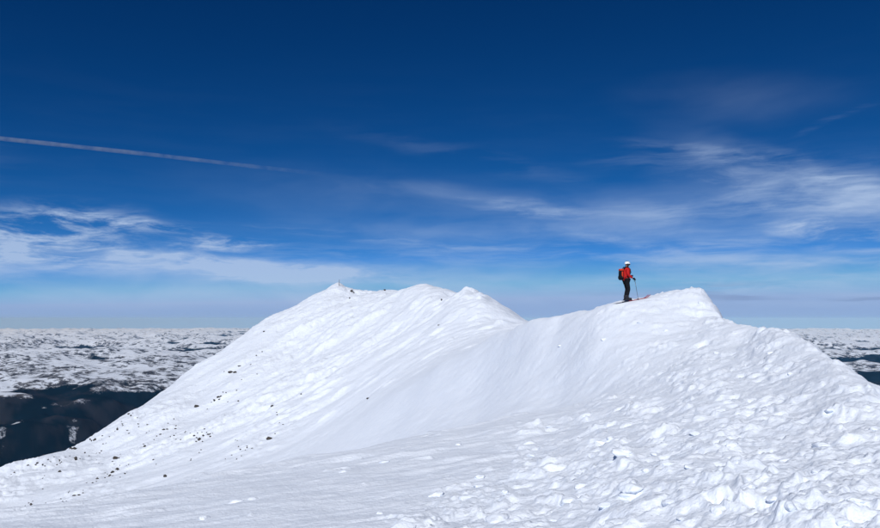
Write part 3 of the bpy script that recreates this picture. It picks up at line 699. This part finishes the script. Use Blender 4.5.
for s in (-1, 1):                                                   # ski boots
    b = bmesh.new(); y0 = s*.12
    box(b, (.015,y0,.035), (.31,.10,.07), .022); box(b, (.075,y0,.085), (.18,.095,.085), .03); box(b, (-.045,y0,.16), (.14,.115,.20), .035, .95)
    boot = from_bm('boot', b, MAT['dark'], person)
    for zz, xx in ((.10,.10),(.15,.035),(.21,.03)):
        b = bmesh.new(); box(b, (xx,y0-s*.0+s*.056,zz), (.05,.012,.018), .003); from_bm('buckle', b, MAT['metal'], boot)
# helmet: shell, rim, ear pads, goggles
def helmet():
    b = bmesh.new(); r = bmesh.ops.create_uvsphere(b, u_segments=28, v_segments=18, radius=1)
    dl = [v for v in b.verts if v.co.z < -.22+.12*max(0, -v.co.x)*-1 ]
    bmesh.ops.delete(b, geom=dl, context='VERTS')
    for v in b.verts:
        p = v.co.copy()
        v.co = Vector((p.x*.134+.035, p.y*.112, p.z*.118+1.70))
        if p.z < 0 and p.x > .75: v.co.x += .012
    bmesh.ops.solidify(b, geom=b.faces[:], thickness=.012)
    h = from_bm('helmet', b, MAT['white'], person)
    for yy in (-.05, 0, .05):
        b = bmesh.new(); box(b, (.02, yy, 1.819-abs(yy)*.25), (.11,.016,.010), .003); from_bm('vent', b, MAT['dark'], h)
    for s in (-1, 1):
        b = bmesh.new(); box(b, (.02, s*.098, 1.645), (.085,.028,.12), .012, .9); from_bm('ear_pad', b, MAT['dark'], h)
    return h
helm = helmet(); helm['label'] = 'white ski helmet'
b = bmesh.new()                                                      # goggles wrap round the brow
rows = []
for i in range(13):
    a = math.radians(-78+156*i/12); ca, sa = math.cos(a), math.sin(a)
    rows.append([b.verts.new((.04+q*ca, .104*sa*q/.118, z)) for q, z in ((.112,1.632),(.128,1.645),(.128,1.692),(.112,1.70))])
for r0, r1 in zip(rows, rows[1:]):
    for k in range(4): b.faces.new((r0[k], r1[k], r1[(k+1) % 4], r0[(k+1) % 4]))
b.faces.new(rows[0]); b.faces.new(rows[-1][::-1]); bmesh.ops.recalc_face_normals(b, faces=b.faces)
gog = from_bm('goggles', b, MAT['lens'], person)
b = bmesh.new(); box(b, (.112,0,1.578), (.018,.046,.010), .004); from_bm('mouth', b, plain('lips', (.30,.10,.08), .5), person)
# gloves: palm, four fingers of unequal length and a thumb that closes on the grip
def glove(wr, palm, side, curl):
    V = [(*wr,.044,.046), (*(wr+(palm-wr)*.35),.042,.044), (*palm,.036,.042)]; E = [(0,1),(1,2)]
    fwd = (palm-wr).normalized(); lat = fwd.cross(Vector((0,0,1))).normalized(); dn = lat.cross(fwd).normalized()
    if dn.z > 0: dn = -dn
    for k, (o_, ln) in enumerate(((-.033,.072),(-.011,.082),(.011,.078),(.033,.060))):
        base = palm+dn*.0+lat*0+fwd*.018+Vector((0,0,-o_))
        p1 = base+fwd*.03; p2 = p1+(fwd*(1-curl)+lat*side*curl).normalized()*ln*.42; p3 = p2+(lat*side*.9-fwd*.4*curl).normalized()*ln*.38
        i = len(V); V += [(*base,.0115),(*p1,.0105),(*p2,.0100),(*p3,.0085)]; E += [(2,i),(i,i+1),(i+1,i+2),(i+2,i+3)]
    b0 = palm-fwd*.022+lat*side*.030; p1 = b0+lat*side*.022+fwd*.022; p2 = p1+fwd*.034-lat*side*.002
    i = len(V); V += [(*b0,.014),(*p1,.0125),(*p2,.0105)]; E += [(2,i),(i,i+1),(i+1,i+2)]
    return skin('glove', V, E, MAT['black'], person, 1)
glove(Vector((.20,-.222,1.02)), Vector((.265,-.210,.985)), 1, .55)
glove(Vector((.175,.108,1.136)), Vector((.245,.065,1.14)), -1, .55)

# backpack on the skier's back
pack = empty('backpack', (0,0,0)); pack.location = (*wpt(0, 0), STAND); pack.rotation_euler = (0,0,HEAD)
put(pack, 'black and orange-red backpack worn on the back of the skier', 'backpack')
b = bmesh.new(); box(b, (-.272,0,1.17), (.20,.30,.46), .085, .86, 4); from_bm('pack_body', b, MAT['black'], pack)
b = bmesh.new(); box(b, (-.262,0,1.415), (.205,.27,.10), .045, .85, 3); from_bm('lid', b, MAT['orange'], pack)
for s in (-1, 1):
    b = bmesh.new(); box(b, (-.262,s*.1525,1.20), (.070,.014,.26), .006, .8); from_bm('side_panel', b, MAT['orange'], pack)
    b = bmesh.new(); box(b, (-.31,s*.158,1.07), (.10,.022,.12), .008); from_bm('side_pocket', b, MAT['black'], pack)
    b = bmesh.new(); tube(b, [(-.19,s*.10,1.44),(-.10,s*.118,1.545),(.02,s*.122,1.535),(.125,s*.118,1.43),(.15,s*.118,1.30),(.07,s*.20,1.17),(-.06,s*.21,1.10),(-.19,s*.14,1.03)], [.02,.024,.026,.026,.022,.015,.012,.012], 8); from_bm('shoulder_strap', b, MAT['black'], pack)
b = bmesh.new(); tube(b, [(.158,-.118,1.33),(.172,0,1.33),(.158,.118,1.33)], .010, 6); from_bm('chest_strap', b, MAT['black'], pack)
b = bmesh.new(); ring = [(-.02+.168*math.cos(a), .205*math.sin(a), .985) for a in np.linspace(-2.35, 2.35, 22)]; tube(b, ring, .022, 8); from_bm('hip_belt', b, MAT['black'], pack)

# ski pole in the right hand, its tip in the snow
gx_, gy_ = .285, -.205
tipx, tipy = .44, -.23
tz = gz(tipx, tipy)
pole = empty('ski_pole', (*wpt(tipx, tipy), tz)); pole.rotation_euler = (0,0,HEAD)
put(pole, 'slim dark ski pole planted in the snow ahead of the skier', 'ski pole')
top = Vector((gx_-tipx, gy_-tipy, STAND+1.045-tz)); ax = top.normalized()
b = bmesh.new(); tube(b, [-ax*.05, ax*.0, ax*.5, top-ax*.14], [.003, .007, .0105, .0115], 8); from_bm('shaft', b, MAT['metal'], pole)
b = bmesh.new(); tube(b, [top-ax*.14, top-ax*.06, top-ax*.012, top], [.017, .0155, .02, .014], 10); from_bm('grip', b, MAT['dark'], pole)
b = bmesh.new(); tube(b, [ax*.055, ax*.065, ax*.075], [.046, .048, .014], 14); from_bm('basket', b, MAT['dark'], pole)
b = bmesh.new(); tube(b, [top-ax*.01, top+Vector((-.035,-.02,-.05)), top+Vector((-.045,-.02,-.14)), top+Vector((-.01,-.018,-.19)), top+Vector((.012,-.01,-.10))], .006, 6); from_bm('strap', b, MAT['black'], pole)

# ================================================================ contrail, a real drifting tube of ice crystals at nine kilometres
def sky_point(u, v, alt):
    x, y, z = pix_dir(u, v); k = alt/z; return Vector((x*k, y*k, EYE+alt))
pts = [sky_point(u, v, 9000) for u, v in ((-260,113),(-120,126),(0,138.5),(70,146),(150,154.5),(210,161.5),(262,167.5),(290,170.5),(315,173.5),(340,177))]
fine = []
for a, b_ in zip(pts, pts[1:]):
    for i in range(8): fine.append(a.lerp(b_, i/8))
fine.append(pts[-1])
rad = []
for i, p in enumerate(fine):
    f = i/(len(fine)-1); w = 118*(1+.22*mnoise.noise(Vector((i*.45, 3, 0))))
    if f > .62: w *= 1+.9*(f-.62)
    if f > .95: w *= max(.1, (1-f)/.05)
    if f < .04: w *= max(.1, f/.04)
    rad.append(w)
b = bmesh.new(); tube(b, fine, rad, 14); bmesh.ops.recalc_face_normals(b, faces=b.faces)
cm = bpy.data.materials.new('contrail_ice'); cm.use_nodes = True; ct = cm.node_tree; ct.nodes.clear()
pv = N(ct, 'ShaderNodeVolumePrincipled'); pv.inputs['Color'].default_value = (.93,.95,1,1); pv.inputs['Density'].default_value = .0024; pv.inputs['Anisotropy'].default_value = 0
g = N(ct, 'ShaderNodeNewGeometry'); n_ = N(ct, 'ShaderNodeTexNoise'); n_.inputs['Scale'].default_value = .0016; n_.inputs['Detail'].default_value = 4; L(ct, g.outputs['Position'], n_.inputs['Vector'])
sx_ = N(ct, 'ShaderNodeSeparateXYZ'); L(ct, g.outputs['Position'], sx_.inputs[0])
mr = N(ct, 'ShaderNodeMapRange'); L(ct, n_.outputs[0], mr.inputs[0]); mr.inputs[1].default_value = .3; mr.inputs[2].default_value = .7; mr.inputs[3].default_value = .25; mr.inputs[4].default_value = 1.35
fd = N(ct, 'ShaderNodeMapRange', interpolation_type='SMOOTHSTEP'); L(ct, sx_.outputs[0], fd.inputs[0]); fd.inputs[1].default_value = pts[2].x; fd.inputs[2].default_value = pts[-1].x; fd.inputs[3].default_value = CONTRAIL; fd.inputs[4].default_value = 0
L(ct, M(ct, 'MULTIPLY', mr.outputs[0], fd.outputs[0]), pv.inputs['Density'])
om = N(ct, 'ShaderNodeOutputMaterial'); L(ct, pv.outputs[0], om.inputs['Volume'])
put(from_bm('contrail', b, cm), 'long thin white contrail fading across the deep blue sky', 'contrail')

# ================================================================ haze over the whole country
if HAZE:
    lo = float(Z2.min())-1.0; hi = 120.0; w = 98000.0
    b = bmesh.new(); bmesh.ops.create_cube(b, size=1, matrix=Matrix.Translation((0,0,(lo+hi)/2)) @ Matrix.Diagonal((2*w, 2*w, hi-lo, 1)))
    hm = bpy.data.materials.new('haze'); hm.use_nodes = True; ht = hm.node_tree; ht.nodes.clear()
    hv = N(ht, 'ShaderNodeVolumePrincipled'); hv.inputs['Color'].default_value = (*HAZE_COL, 1); hv.inputs['Density'].default_value = HAZE; hv.inputs['Absorption Color'].default_value = (1,1,1,1); hv.inputs['Anisotropy'].default_value = -.45
    ho = N(ht, 'ShaderNodeOutputMaterial'); L(ht, hv.outputs[0], ho.inputs['Volume'])
    put(from_bm('haze', b, hm, None, False), 'thin blue haze over the far plateau', 'haze', kind='stuff')
